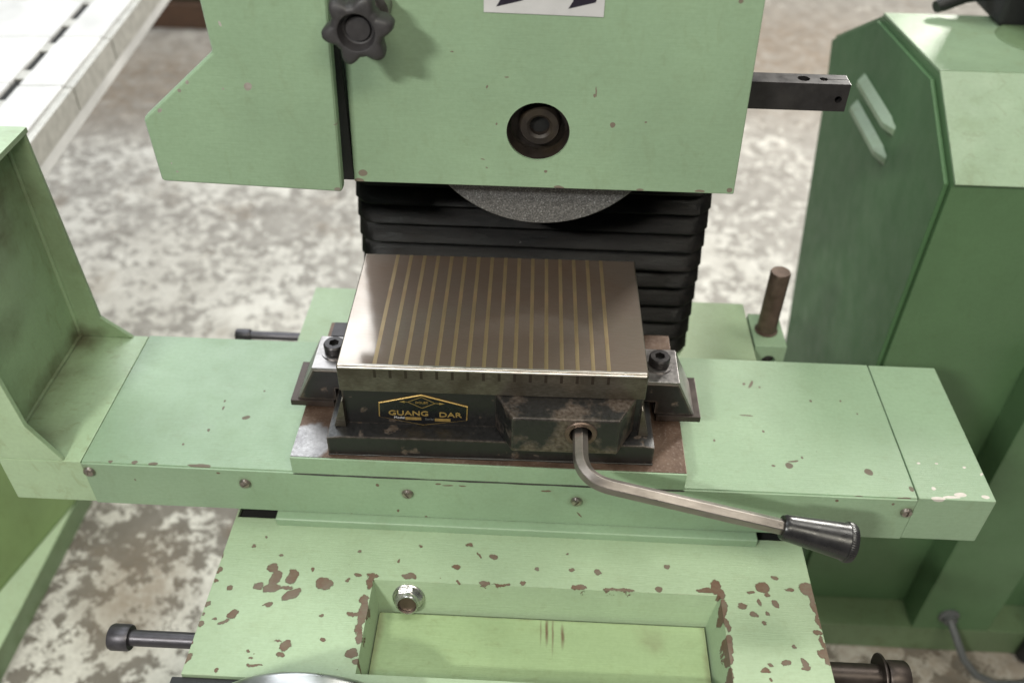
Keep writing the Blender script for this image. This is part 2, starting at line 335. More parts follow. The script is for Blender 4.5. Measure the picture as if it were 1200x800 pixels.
GREEN = (.277, .393, .256)
M = {
 'paint': paint('pale_green_machine_paint', GREEN, wear=0),
 'paint_saddle': paint('pale_green_paint_saddle', (.352, .458, .296), SADDLE_CHIPS, specks=.9, wear=.9, warp_amt=.0135, relief=True),
 'paint_table': paint('pale_green_paint_table_top', GREEN, TABLE_CHIPS, specks=.8, wear=.8, chipcol=(.14, .11, .085)),
 'paint_cap': paint('pale_green_paint_end_cap', GREEN, (), pale=PALE_CHIPS, zc=-.13, specks=.8, wear=.9, chipcol=(.3, .27, .24)),
 'paint_skirt': paint('pale_green_paint_front_skirt', GREEN, SKIRT_CHIPS, plane='XZ', specks=.6, wear=.7,
      spots=[(-.422,-.026,-.142,.011,.02,.011,.7), (-.258,-.026,-.15,.010,.02,.010,.55), (-.087,-.026,-.155,.010,.02,.010,.55), (.09,-.026,-.155,.012,.02,.011,.7), (.43,-.026,-.149,.013,.02,.011,.7)]),
 'paint_guard': paint('pale_green_paint_wheel_guard', GREEN, GUARD_CHIPS, plane='XZ', specks=.7, wear=.6, chipcol=(.19, .15, .12)),
 'paint_cover': paint('pale_green_paint_side_cover', GREEN, COVER_CHIPS, plane='XZ', specks=.5, wear=0, chipcol=(.42, .38, .36)),
 'paint_splash': paint('dull_green_paint_splash_guard', (.40, .53, .335), specks=1.2, wear=0, grime=1.2,
      spots=[(-.51,.165,-.13,.035,.035,.03,.95), (-.51,.10,-.125,.045,.12,.02,.6), (-.475,.01,-.13,.035,.03,.02,.6), (-.513,.10,.09,.03,.10,.075,.95), (-.513,.06,-.03,.03,.05,.03,.5), (-.5,.17,.03,.03,.03,.15,.4)]),
 'paint_tray': paint('pale_green_paint_tray', (.305, .410, .212), specks=.8, wear=0, grime=.9, stain=(.11, .038, .022),
      spots=[(.064,-.126,-.24,.0022,.022,.02,1.2), (.080,-.133,-.24,.0026,.017,.02,1.2), (.070,-.130,-.24,.0016,.03,.02,.9), (.058,-.128,-.24,.0012,.02,.02,.7), (.17,-.13,-.24,.02,.022,.02,.35), (-.108,-.15,-.24,.007,.09,.02,.55), (.06,-.112,-.24,.2,.006,.02,.45), (.225,-.15,-.24,.006,.09,.02,.45)]),
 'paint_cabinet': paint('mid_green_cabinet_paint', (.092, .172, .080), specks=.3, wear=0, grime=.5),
 'paint_cabinet_shaded': paint('shaded_green_cabinet_side_paint', (.066, .145, .060), specks=.2, wear=0, grime=.3, rough=.55),  # cabinet green darkened, shade of the side face put into the colour
 'paint_cabinet_lit': paint('lit_green_cabinet_top_paint', (.25, .345, .22), specks=.7, wear=0, grime=1.2),  # cabinet green lightened where top faces and louvres catch the light
 'paint_left': paint('mid_green_base_paint', (.19, .29, .11), specks=.4, wear=0, grime=.9),
 'paint_plinth': paint('dull_green_plinth_paint', (.13, .19, .10), specks=.8, wear=0, grime=1.5),
 'chuck_face': chuck_face(), 'side_steel': side_steel(), 'black': black_worn(), 'black_rubbed': black_worn('rubbed_black_enamel', .47, .57, 24), 'plate': rust_plate(),
 'brass': metal('brass_inlay', (.33, .25, .145), .36, .65, .3, (.20, .115, .06), .6, 90, (1, .15, 1)),
 'brass_dull': plain('tarnished_brass_end', (.030, .021, .014), .5, .3),
 'steel': metal('bright_worn_steel', (.36, .34, .335), .34, 1, .4, (.045, .036, .03), .75, 70),
 'steel_dark': metal('dark_oiled_steel', (.050, .046, .048), .38, .7, .3, (.03, .025, .022), .5, 70),
 'steel_brown': metal('brown_oxidised_steel', (.15, .105, .082), .42, .7, .35, (.05, .033, .025), .5, 70),
 'rod_brown': metal('blackened_brown_rod', (.07, .055, .048), .4, .7, .4, (.03, .022, .018), .5, 60),
 'edge_highlight': metal('highlit_edge_steel', (.72, .68, .66), .34, .9, .3, (.3, .24, .2), .5, 120),  # steel made paler to carry an edge highlight
 'dark_bead': plain('near_black_bead', (.014, .011, .008), .42, 0, .4, 300),
 'rod_grey': metal('grey_blued_rod', (.10, .094, .105), .38, .7, .3, (.05, .045, .045), .5, 60),
 'oily': metal('dark_oily_iron', (.028, .021, .018), .5, .3, .4, (.04, .028, .014), .5, 120),
 'lever': metal('brown_worn_bar_steel', (.36, .325, .30), .32, .95, .35, (.09, .068, .055), .5, 45, (.3, 1, 1)),
 'screw': metal('nickel_screw', (.42, .37, .33), .3, 1, .3, (.08, .05, .03), .6, 200),
 'zinc': metal('zinc_plated_fitting', (.62, .61, .60), .25, 1, .25, (.12, .09, .06), .4, 150),
 'recess_shade': plain('black_recess_shade', (.004, .004, .004), .8),  # near-black colour standing in for the shade inside recesses
 'bakelite': plain('black_plastic_grip', (.016, .015, .016), .3, 0, .2, 90),
 'knob': plain('dusty_black_knob', (.035, .032, .034), .5, 0, .4, 140),
 'rubber': plain('black_rubber', (.012, .012, .013), .55, 0, .2),
 'gold': plain('gold_print', (.45, .30, .10), .4, .6),
 'nameplate': plain('black_name_plate', (.006, .006, .008), .28, .2),
 'label': plain('off_white_label', (.55, .54, .55), .45, 0, 0, 12),
 'ink': plain('dark_navy_ink', (.012, .008, .02), .5),
 'whitemetal': plain('pale_planed_metal_table', (.60, .595, .59), .42, .1, .05, 8),
 'grey': plain('grey_table_edge', (.42, .41, .38), .45, .3, .2, 60),
 'cable': plain('grey_cable_sheath', (.10, .105, .105), .5),
 'wood': plain('brown_timber_skid', (.10, .055, .035), .8, 0, .4, 30),
 'darkgreen': plain('dark_green_far_machine', (.035, .055, .03), .6, 0, .2, 40),
 'concrete': concrete(), 'abrasive': abrasive(), 'bellows': rubber_cloth(),
 'disc': metal('turned_aluminium_dial', (.55, .55, .56), .32, 1, .1, (.2, .2, .2), .1, 40),
}

# ------------------------------------------------------------------ mesh helpers (all in metres, world frame)
def box(bm, x0, x1, y0, y1, z0, z1):
    v = [bm.verts.new((x, y, z)) for z in (z0, z1) for y in (y0, y1) for x in (x0, x1)]
    for f in ((0,2,3,1), (4,5,7,6), (0,1,5,4), (1,3,7,5), (3,2,6,7), (2,0,4,6)): bm.faces.new([v[i] for i in f])
    return v
def prism(bm, poly, axis, a, b):
    def P(u, v, t): return {'X': (t, u, v), 'Y': (u, t, v), 'Z': (u, v, t)}[axis]
    A = [bm.verts.new(P(u, v, a)) for u, v in poly]
    B = [bm.verts.new(P(u, v, b)) for u, v in poly]
    n = len(poly)
    bm.faces.new(A); bm.faces.new(B[::-1])
    for i in range(n): bm.faces.new((A[i], B[i], B[(i+1) % n], A[(i+1) % n]))
def frame(d):
    d = Vector(d).normalized()
    a = Vector((0, 0, 1)) if abs(d.z) < .9 else Vector((1, 0, 0))
    u = a.cross(d).normalized()
    return u, d.cross(u)
def lathe(bm, prof, o, d, n=32, star=None, phase=0.):
    """prof: (radius, distance along d); closed at ends where the radius is 0"""
    o = Vector(o); d = Vector(d).normalized(); u, v = frame(d)
    rings = []
    for r, h in prof:
        if r <= 1e-7: rings.append([bm.verts.new(o + d*h)])
        else:
            rings.append([bm.verts.new(o + d*h + (u*math.cos(phase+2*math.pi*i/n) + v*math.sin(phase+2*math.pi*i/n))*(r if star is None else star(r, 2*math.pi*i/n))) for i in range(n)])
    for A, B in zip(rings, rings[1:]):
        for i in range(n):
            j = (i+1) % n
            if len(A) == 1 and len(B) == 1: break
            if len(A) == 1: bm.faces.new((A[0], B[j], B[i]))
            elif len(B) == 1: bm.faces.new((A[i], A[j], B[0]))
            else: bm.faces.new((A[i], A[j], B[j], B[i]))
    if tuple(prof[0]) == tuple(prof[-1]):
        bmesh.ops.remove_doubles(bm, verts=bm.verts[:], dist=1e-7); return
    for Rg in (rings[0], rings[-1]):
        if len(Rg) > 2: bm.faces.new(Rg)
def tube(bm, pts, r, n=16, phase=0., caps=True, end_face=None):
    pts = [Vector(p) for p in pts]
    t0 = (pts[1]-pts[0]).normalized(); u, v = frame(t0)
    if end_face is not None:                      # turn the section so that one flat faces end_face at the far end
        uu, vv, tt = u.copy(), v.copy(), t0.copy()
        for i in range(len(pts)):
            t = (pts[min(i+1, len(pts)-1)] - pts[max(i-1, 0)]).normalized()
            q = tt.rotation_difference(t); uu = q @ uu; vv = q @ vv; tt = t
        phase = math.atan2(Vector(end_face).dot(vv), Vector(end_face).dot(uu)) - math.pi/n
    rings = []
    for i, p in enumerate(pts):
        t = (pts[min(i+1, len(pts)-1)] - pts[max(i-1, 0)]).normalized()
        q = t0.rotation_difference(t); u = q @ u; v = q @ v; t0 = t
        rr = r[i] if isinstance(r, (list, tuple)) else r
        rings.append([bm.verts.new(p + (u*math.cos(phase+2*math.pi*k/n) + v*math.sin(phase+2*math.pi*k/n))*rr) for k in range(n)])
    for A, B in zip(rings, rings[1:]):
        for k in range(n): bm.faces.new((A[k], A[(k+1) % n], B[(k+1) % n], B[k]))
    if caps: bm.faces.new(rings[0][::-1]); bm.faces.new(rings[-1])
def bevel(bm, width, seg=2, ang=25):
    bmesh.ops.recalc_face_normals(bm, faces=bm.faces[:])
    es = [e for e in bm.edges if len(e.link_faces) == 2 and e.calc_face_angle(0) > R(ang)]
    if es: bmesh.ops.bevel(bm, geom=es, offset=width, segments=seg, profile=.6, affect='EDGES', clamp_overlap=True)
def B(): return bmesh.new()

def tag(o, label=None, cat=None, group=None, kind=None):
    if label: o['label'] = label
    if cat: o['category'] = cat
    if group: o['group'] = group
    if kind: o['kind'] = kind
    return o
def thing(name, loc, label, cat, rz=0, group=None):
    o = bpy.data.objects.new(name, None)
    col.objects.link(o)
    o.location = loc
    o.rotation_euler.z = rz
    o.empty_display_size = .05
    return tag(o, label, cat, group)
offs = {}
def face_normals(me, ang=35):
    """area-weighted corner normals, so flat faces stay flat right up to their bevels"""
    import numpy as np
    me.update()
    nf = len(me.polygons); nl = len(me.loops)
    fn = np.empty(nf*3); me.polygons.foreach_get('normal', fn); fn = fn.reshape(-1, 3)
    fa = np.empty(nf); me.polygons.foreach_get('area', fa)
    ls = np.empty(nf, int); me.polygons.foreach_get('loop_start', ls)
    lt = np.empty(nf, int); me.polygons.foreach_get('loop_total', lt)
    lv_ = np.empty(nl, int); me.loops.foreach_get('vertex_index', lv_)
    lf = np.empty(nl, int)
    for i in range(nf): lf[ls[i]:ls[i]+lt[i]] = i
    by = {}
    for l, v_ in enumerate(lv_): by.setdefault(v_, []).append(l)
    out = np.zeros((nl, 3)); ca = math.cos(R(ang))
    for loops in by.values():
        fs = lf[loops]; N = fn[fs]; W = fa[fs]
        D = (N @ N.T) > ca
        S = D @ (N*W[:, None])
        L_ = np.linalg.norm(S, axis=1, keepdims=True)
        out[loops] = np.where(L_ > 1e-20, S/np.maximum(L_, 1e-20), N)
    for q_ in me.polygons: q_.use_smooth = True
    me.normals_split_custom_set([tuple(r_) for r_ in out])
def part(name, bm, mat, parent=None, bev=0, seg=2, smooth=35, loc=None):
    """link a bmesh given in the thing's unrotated frame; parent's base is subtracted"""
    if bev: bevel(bm, bev, seg)
    bmesh.ops.recalc_face_normals(bm, faces=bm.faces[:])
    if parent is not None: base = offs.get(parent.name, Vector(parent.location))
    else: base = Vector(loc or (0, 0, 0))
    bmesh.ops.translate(bm, verts=bm.verts[:], vec=-base)
    me = bpy.data.meshes.new(name)
    bm.to_mesh(me); bm.free()
    if bev: face_normals(me, smooth)
    else:
        for p in me.polygons: p.use_smooth = True
        me.set_sharp_from_angle(angle=R(smooth))
    me.materials.append(M[mat])
    o = bpy.data.objects.new(name, me)
    col.objects.link(o)
    offs[o.name] = base
    if parent is not None: o.parent = parent
    else: o.location = base
    return o
def cut(o, *cutters):
    """carve the cutter shapes (same frame as the part was given in) out of o"""
    base = offs[o.name]
    for cb in cutters:
        bmesh.ops.recalc_face_normals(cb, faces=cb.faces[:])
        bmesh.ops.translate(cb, verts=cb.verts[:], vec=-base)
        me = bpy.data.meshes.new('cutter'); cb.to_mesh(me); cb.free()
        me.materials.append(o.data.materials[0])
        c = bpy.data.objects.new('cutter', me); col.objects.link(c)
        par = o.parent; o.parent = None
        loc = o.location.copy(); o.location = (0, 0, 0)
        md = o.modifiers.new('cut', 'BOOLEAN'); md.operation = 'DIFFERENCE'; md.object = c; md.solver = 'EXACT'
        dg = bpy.context.evaluated_depsgraph_get()
        dg.update()
        new = bpy.data.meshes.new_from_object(o.evaluated_get(dg))
        o.modifiers.clear()
        old = o.data; nm = old.name
        o.data = new; bpy.data.meshes.remove(old); new.name = nm
        bpy.data.objects.remove(c); bpy.data.meshes.remove(me)
        o.location = loc; o.parent = par
    face_normals(o.data, 35)
    return o
def cbox(*a): b = B(); box(b, *a); return b
def cyl(o, d, r, h, n=32, phase=0.): b = B(); lathe(b, [(r, 0), (r, h)], o, d, n, phase=phase); return b
def words(name, txt, size, o, mat, parent, xscale=1., depth=.0003, rx=90, bold=0.):
    """flat raised print facing -Y, centred at o in the parent's frame"""
    cu = bpy.data.curves.new(name, 'FONT')
    cu.body = txt; cu.size = size; cu.extrude = depth; cu.align_x = 'CENTER'; cu.align_y = 'CENTER'; cu.offset = bold
    t = bpy.data.objects.new(name, cu); col.objects.link(t)
    dg = bpy.context.evaluated_depsgraph_get(); dg.update()
    me = bpy.data.meshes.new_from_object(t.evaluated_get(dg))
    bpy.data.objects.remove(t); bpy.data.curves.remove(cu)
    base = offs.get(parent.name, Vector(parent.location))
    me.transform(Matrix.Translation(Vector(o)-base) @ Matrix.Rotation(R(rx), 4, 'X') @ Matrix.Diagonal((xscale, 1, 1, 1)))
    me.materials.clear(); me.materials.append(M[mat]); me.name = name
    ob = bpy.data.objects.new(name, me); col.objects.link(ob); ob.parent = parent
    offs[ob.name] = base
    return ob
def socket_screw(parent, name, o, d, r, h, mat, slot='hex', rot=0.):
    s = part(name, (lambda b: (lathe(b, [(r*.9, 0), (r, h*.12), (r, h*.85), (r*.88, h), (0, h)], o, d, 24), b)[1])(B()), mat, parent)
    oo = Vector(o) + Vector(d).normalized()*h*.45
    if slot == 'hex':
        cut(s, cyl(oo, d, r*.5, h, 6))
        b = B(); lathe(b, [(0, 0), (r*.5, 0), (r*.5, .0003), (0, .0003)], Vector(o)+Vector(d).normalized()*h*.46, d, 6)
        part('hex_socket', b, 'recess_shade', s)
    return s

# ================================================================== SETTING
b = B()
v = [b.verts.new(q) for q in ((-8, -3, -.95), (8, -3, -.95), (8, 14, -.95), (-8, 14, -.95))]
b.faces.new(v)
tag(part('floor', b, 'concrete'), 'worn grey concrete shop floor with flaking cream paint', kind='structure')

# ------------------------------------------------------------------ saddle (cross slide) of the grinder
SX0, SX1, SZ = -.278, .334, -.205
sad = thing('saddle', (.03, .08, -.30), 'pale green cast saddle with chipped paint and sunken front tray, under the worktable', 'machine saddle')
b = B(); box(b, SX0, SX1, -.2125, .3865, -.30, SZ)
body = part('saddle_body', b, 'paint_saddle', sad, .0016)
# sunken tray: tapered pocket
b = B()
def rect(x0, x1, y0, y1, z): return [b.verts.new(q) for q in ((x0, y0, z), (x1, y0, z), (x1, y1, z), (x0, y1, z))]
A, C = rect(-.1168, .2410, -.2065, -.0970, SZ+.01), rect(-.109, .2255, -.190, -.1135, -.252)
for i in range(4): b.faces.new((A[i], A[(i+1) % 4], C[(i+1) % 4], C[i]))
b.faces.new(A); b.faces.new(C)
cut(body, b, cbox(-.2755, -.2290, -.0285, .05, -.25, -.19), cbox(.2850, .3225, -.0275, .05, -.25, -.19))
for x0, x1 in ((-.2752, -.2293), (.2853, .3222)):
    b = B(); box(b, x0, x1, -.0282, .0497, -.2497, -.2090)
    part('slot_shade_block', b, 'recess_shade', sad)  # black block filling the slot, stands in for its inner shade
b = B(); box(b, -.1095, .2258, -.1925, -.1148, -.2435, -.2400)
part('tray_floor', b, 'paint_tray', sad, .0008)
# raised way strip that meets the skirt of the table
b = B(); box(b, -.231, .285, -.037, .16, SZ-.002, -.1945)
part('way_strip', b, 'paint', sad, .0025, 3)
# pipe nipple in the back wall of the tray
fo = Vector((-.0795, -.1065, -.2245))
fd = (0, -1, .32)
b = B(); lathe(b, [(.0165, 0), (.0165, .0030), (.0155, .0038), (0, .0038)], fo+Vector((0, .002, 0)), fd, 36)
nut = part('pipe_washer', b, 'zinc', sad)
b = B(); lathe(b, [(.0150, 0), (.0150, .0035), (.0138, .0045), (.0090, .0045), (.0090, .001), (.0150, 0)], fo+Vector((0, -.0018, 0)), fd, 6, phase=.2)
part('hex_nut', b, 'zinc', nut, .0005)
b = B(); lathe(b, [(.0118, .002), (.0118, .0090), (.0110, .0102), (.0098, .0102), (.0092, .004), (.0118, .002)], fo+Vector((0, -.0018, 0)), fd, 36)
part('spout', b, 'zinc', nut)
b = B(); lathe(b, [(0, 0), (.0094, 0), (.0094, .0005), (0, .0005)], fo+Vector((0, -.0078, .0022)), fd, 24)
part('bore', b, 'steel_brown', nut)
# dark wiper strip along the front edge
b = B(); box(b, -.287, .342, -.2245, -.2130, -.30, -.2085)
part('front_wiper', b, 'rubber', sad, .0015)
# slide rods left, right and behind
def rod(x0, x1, y, z, r, cap, mat, ringed=False):
    s = 1 if x1 > x0 else -1
    b = B(); lathe(b, [(r, 0), (r, abs(x1-x0))], (x0, y, z), (s, 0, 0), 28)
    q = part('slide_rod', b, mat, sad)
    b = B(); lathe(b, [(0, 0), (cap*.93, 0), (cap, .002), (cap, .018), (cap*.9, .0205), (cap*.55, .0205), (cap*.5, .016), (0, .016)], (x1-s*.004, y, z), (s, 0, 0), 32)
    part('end_cap', b, mat, q)
    if ringed:
        b = B(); lathe(b, [(r, 0), (cap*1.35, 0), (cap*1.38, .0012), (cap*1.35, .0024), (r, .0024)], (x1-s*.011, y, z), (s, 0, 0), 40)
        part('washer', b, 'rod_brown', q)
rod(-.27, -.356, -.16, -.236, .0080, .0132, 'rod_grey')
rod(.32, .402, -.16, -.240, .0120, .0165, 'rod_brown', True)
rod(-.27, -.362, .312, -.237, .0060, .0085, 'rod_grey')
# stop block with upright pin behind the table
b = B(); box(b, .337, .380, .296, .366, -.262, -.206)
blk = part('stop_block', b, 'paint', sad, .0016)
cut(blk, cyl((.359, .290, -.232), (0, 1, 0), .0095, .03))
b = B(); lathe(b, [(.0055, 0), (.0085, .0005), (.0085, .010), (0, .010)], (.359, .302, -.232), (0, 1, 0), 24)
part('plug', b, 'steel_dark', blk)
b = B(); lathe(b, [(.0155, 0), (.0155, .0025), (.0132, .003), (.0132, .098), (.0122, .100), (0, .100)], (.357, .330, -.2065), (0, 0, 1), 32)
part('stop_pin', b, 'steel_brown', blk)
# pedestal under the saddle
b = B(); box(b, -.20, .26, -.13, .70, -.95, -.301)
tag(part('machine_base', b, 'paint_plinth', None, .01, 3, loc=(.03, .28, -.95)), 'green pedestal of the grinder hidden under the saddle', 'machine base')
# traverse handwheel below the front left edge
hw = thing('handwheel', (-.148, -.262, -.30), 'polished grey handwheel rim peeking in at the bottom edge, below the chipped saddle', 'handwheel')
hc = (-.146, -.240, -.2415)
b = B(); lathe(b, [(.080, .000), (.103, 0), (.106, .004), (.106, .016), (.103, .020), (.080, .020)], hc, (0, -1, 0), 72)
part('rim', b, 'disc', hw, .002)
b = B(); lathe(b, [(0, .004), (.081, .004), (.081, .010), (.03, .014), (.024, .030), (0, .030)], hc, (0, -1, 0), 48)
part('web', b, 'disc', hw)
b = B(); lathe(b, [(.012, 0), (.012, .030)], (-.146, -.2125, -.2415), (0, -1, 0), 24)
part('shaft', b, 'steel_dark', hw)

# ------------------------------------------------------------------ worktable
TZ = -.13
tab = thing('worktable', (0, .08, -.193), 'long pale green grinder table with screwed covers and upright splash guard at its left end', 'worktable')
b = B(); box(b, -.4275, .4365, -.0235, .178, -.190, -.1325)
part('table_bed', b, 'paint', tab)
b = B(); box(b, -.4275, -.2048, -.0240, .1795, -.1325, TZ)
part('top_cover', b, 'paint_table', tab, .0008)
b = B(); box(b, .1990, .4360, -.0240, .1790, -.1325, TZ)
part('top_cover', b, 'paint_table', tab, .0008)
b = B(); box(b, .4372, .5155, -.0245, .1785, -.1945, TZ+.0004)
part('end_cap', b, 'paint_cap', tab, .0016)
b = B(); box(b, -.4278, .4360, -.0265, -.0236, -.1935, -.1312)
skirt = part('front_skirt', b, 'paint_skirt', tab, .0009)
for i, (x, z) in enumerate(((-.4215, -.142), (-.258, -.150), (-.087, -.155), (.090, -.155), (.4295, -.149))):
    b = B(); lathe(b, [(.0062, 0), (.0062, .0012), (.0050, .0034), (.0025, .0044), (0, .0046)], (x, -.0262, z), (0, -1, 0), 24)
    s = part('screw', b, 'screw', skirt)
    a = R((20, 60, -35, 35, 5)[i]); b = B(); box(b, -.0008, .0008, -.02, .01, -.005, .005)
    bmesh.ops.transform(b, matrix=Matrix.Translation((x, -.0305, z)) @ Matrix.Rotation(a, 4, 'Y') @ Matrix.Translation((0, -.009, 0)), verts=b.verts[:])
    cut(s, b)
b = B(); box(b, -.2045, .1985, -.0250, .190, -.1300, -.1063)
part('mounting_plate', b, 'plate', tab, .0008)
b = B(); box(b, -.2045, .1985, -.0272, -.0251, -.1300, -.1068)
part('plate_edge', b, 'paint_skirt', tab, .0005)
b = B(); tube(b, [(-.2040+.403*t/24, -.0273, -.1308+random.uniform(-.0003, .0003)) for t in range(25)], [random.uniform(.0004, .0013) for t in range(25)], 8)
part('joint_bead', b, 'dark_bead', tab, smooth=60)  # thin dark bead along the foot of the plate front
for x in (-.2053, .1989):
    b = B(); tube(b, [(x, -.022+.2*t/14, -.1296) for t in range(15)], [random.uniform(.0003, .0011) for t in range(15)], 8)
    part('joint_bead', b, 'dark_bead', tab, smooth=60)  # same dark bead down both sides of the plate
# splash guard, a U-shaped upright of thick sheet
spl_b = B(); box(spl_b, -.516, -.4283, -.0250, .1785, -.1935, TZ-.0002)
spl = part('splash_guard', spl_b, 'paint_splash', tab, .0016)
spl['label'] = 'grimy dull green upright guard at the table end'
def spart(name, b, bev=.0015): return part(name, b, 'paint_splash', spl, bev)
b = B(); box(b, -.5165, -.5105, -.0190, .1728, -.1298, .1385); spart('side_wall', b)
b = B(); prism(b, [(-.5165, -.1298), (-.446, -.1298), (-.478, -.100), (-.4875, .1385), (-.5165, .1385)], 'Y', .1730, .1785); spart('back_flange', b)
b = B(); prism(b, [(-.5165, -.1298), (-.446, -.1298), (-.470, -.080), (-.4855, .1385), (-.5165, .1385)], 'Y', -.0250, -.0193); spart('front_flange', b)
b = B(); box(b, -.5175, -.4855, -.0260, .1795, .1388, .1450); spart('top_flange', b)
b = B(); tube(b, [(-.5098, -.017, -.1285), (-.5098, .171, -.1285)], .0022, 10); spart('weld_bead', b, 0)
b = B(); tube(b, [(-.5092, .1722, -.1285), (-.5092, .1722, .1380)], .0026, 10); spart('weld_bead', b, 0)

# ------------------------------------------------------------------ magnetic chuck
ch = thing('magnetic_chuck', (0, 0, -.1063), 'dark steel magnetic chuck with ground face inlaid with thin brass strips', 'magnetic chuck', .0149)
b = B(); box(b, -.150, .150, 0, .187, -.033, 0)
tp = part('top_plate', b, 'side_steel', ch, .0006, 1)
b = B(); box(b, -.1496, .1496, .0004, .1866, -.002, .0001)
face = part('ground_face', b, 'chuck_face', ch, .0024, 2)
b = B(); prism(b, [(-.00012, -.0030), (.0022, -.0006), (.0036, .00022), (.0012, .00022), (-.0006, -.0016), (-.0006, -.0030)], 'X', -.1485, .1485)
part('front_arris_highlight', b, 'edge_highlight', ch)  # highlight along the chuck's front edge, put in as paler steel
b0 = B(); box(b0, -.0019, .0019, .0038, .1860, -.0008, .00028)
strip0 = part('brass_strip', b0, 'brass', ch)
b1 = B(); box(b1, -.0014, .0014, -.0003, .0006, -.0140, -.0029)
mark0 = part('strip_end', b1, 'brass_dull', ch)
for i in range(16):
    for src in (strip0, mark0):
        o = src if i == 0 else src.copy()
        if i: col.objects.link(o)
        o.location.x = -.1135 + .01505*i
b = B(); box(b, -.1495, .1495, .0030, .184, -.0815, -.0331)
part('chuck_body', b, 'black', ch, .0012)
b = B(); prism(b, [(-.1660, -.1063), (.1640, -.1063), (.1640, -.0830), (.1525, -.0805), (-.1515, -.0805), (-.1660, -.0830)], 'Y', -.0175, .204)
part('base_flange', b, 'black', ch, .0012)
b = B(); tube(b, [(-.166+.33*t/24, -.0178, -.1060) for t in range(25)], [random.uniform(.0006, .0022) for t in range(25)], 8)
part('joint_bead', b, 'dark_bead', ch, smooth=60)  # thin dark bead along the front foot of the chuck
# side webs that flare down to the flange
for s, x0, x1 in ((-1, -.1495, -.1600), (1, .1495, .1580)):
    b = B(); prism(b, [(x0*.99, -.045), (x0, -.045), (x1, -.0806), (x0*.99, -.0806)], 'Y', -.0030, .186)
    part('flared_web', b, 'side_steel', ch, .0006)
b = B(); v = []
prism(b, [(.003, .003), (.021, -.030), (.1245, -.030), (.1425, .003)], 'Z', -.0800, -.0335)
boss = part('cam_housing', b, 'black_rubbed', ch, .0022, 3)
cut(boss, cyl((.0875, -.040, -.0520), (0, 1, 0), .0118, .030))
b = B(); lathe(b, [(.0112, -.002), (.0150, -.002), (.0160, .0004), (.0150, .0016), (.0112, .0016), (.0112, -.002)], (.0875, -.0300, -.0520), (0, -1, 0), 40)
part('socket_collar', b, 'steel_brown', boss)
b = B(); lathe(b, [(0, 0), (.0116, 0), (.0116, .001), (0, .001)], (.0875, -.0115, -.0520), (0, -1, 0), 32)
part('socket_floor', b, 'recess_shade', boss)
# name plate
NY = .0030
hexo = [(-.1145, -.0695), (-.070, -.0800), (-.0250, -.0715), (-.0240, -.0520), (-.070, -.0375), (-.1135, -.0500)]
def shrink(p, k):
    cx = sum(q[0] for q in p)/len(p); cz = sum(q[1] for q in p)/len(p)
    return [(cx+(x-cx)*(1-k/abs(.045)), cz+(z-cz)*(1-k/.021)) for x, z in p]
b = B(); prism(b, hexo, 'Y', NY-.0012, NY+.001)
npl = part('name_plate', b, 'gold', ch, .0003, 1)
npl['label'] = 'six-sided black maker plate with gold border and lettering'
b = B(); prism(b, shrink(hexo, .0013), 'Y', NY-.0016, NY)
fld = part('plate_field', b, 'nameplate', npl)
TY = NY-.0017
def stroke(b, p, q, wd, y=TY):
    p, q = Vector((p[0], 0, p[1])), Vector((q[0], 0, q[1])); d = (q-p).normalized(); nn = Vector((-d.z, 0, d.x))*wd/2
    vs_ = [b.verts.new((r.x, y, r.z)) for r in (p+nn, q+nn, q-nn, p-nn)]
    f = b.faces.new(vs_); e = bmesh.ops.extrude_face_region(b, geom=[f])
    bmesh.ops.translate(b, verts=[g for g in e['geom'] if isinstance(g, bmesh.types.BMVert)], vec=(0, .0004, 0))
words('lettering', 'GUANG', .0092, (-.0840, TY, -.0630), 'gold', npl, 1.22, bold=.00012)
words('lettering', 'DAR', .0092, (-.0420, TY, -.0638), 'gold', npl, 1.25, bold=.00012)
words('small_print', 'Model', .0042, (-.0935, TY, -.0693), 'label', npl, 1.05)
words('small_print', 'Serial', .0038, (-.0632, TY, -.0704), 'cable', npl, 1.05)
b = B(); box(b, -.0875, -.0715, TY-.0002, TY+.0003, -.0720, -.0683); part('blank_field', b, 'gold', npl)
b = B(); box(b, -.0578, -.0420, TY-.0002, TY+.0003, -.0730, -.0693); part('blank_field', b, 'gold', npl)
b = B(); dm = [(-.0838, -.0472), (-.0700, -.0400), (-.0565, -.0480), (-.0700, -.0552)]
for i in range(4): stroke(b, dm[i], dm[(i+1) % 4], .0006)
stroke(b, (-.0838, -.0472), (-.0880, -.0470), .0006); stroke(b, (-.0565, -.0480), (-.0520, -.0482), .0006)
for x, s, z in ((-.0925, 1, -.0470), (-.0470, -1, -.0483)):
    vs_ = [b.verts.new(q) for q in ((x, TY, z), (x+s*.0055, TY, z+.0016), (x+s*.0055, TY, z-.0016))]
    b.faces.new(vs_)
part('diamond_mark', b, 'gold', npl)
words('small_print', 'DOLEC', .0036, (-.0700, TY, -.0476), 'gold', npl, 1.1)

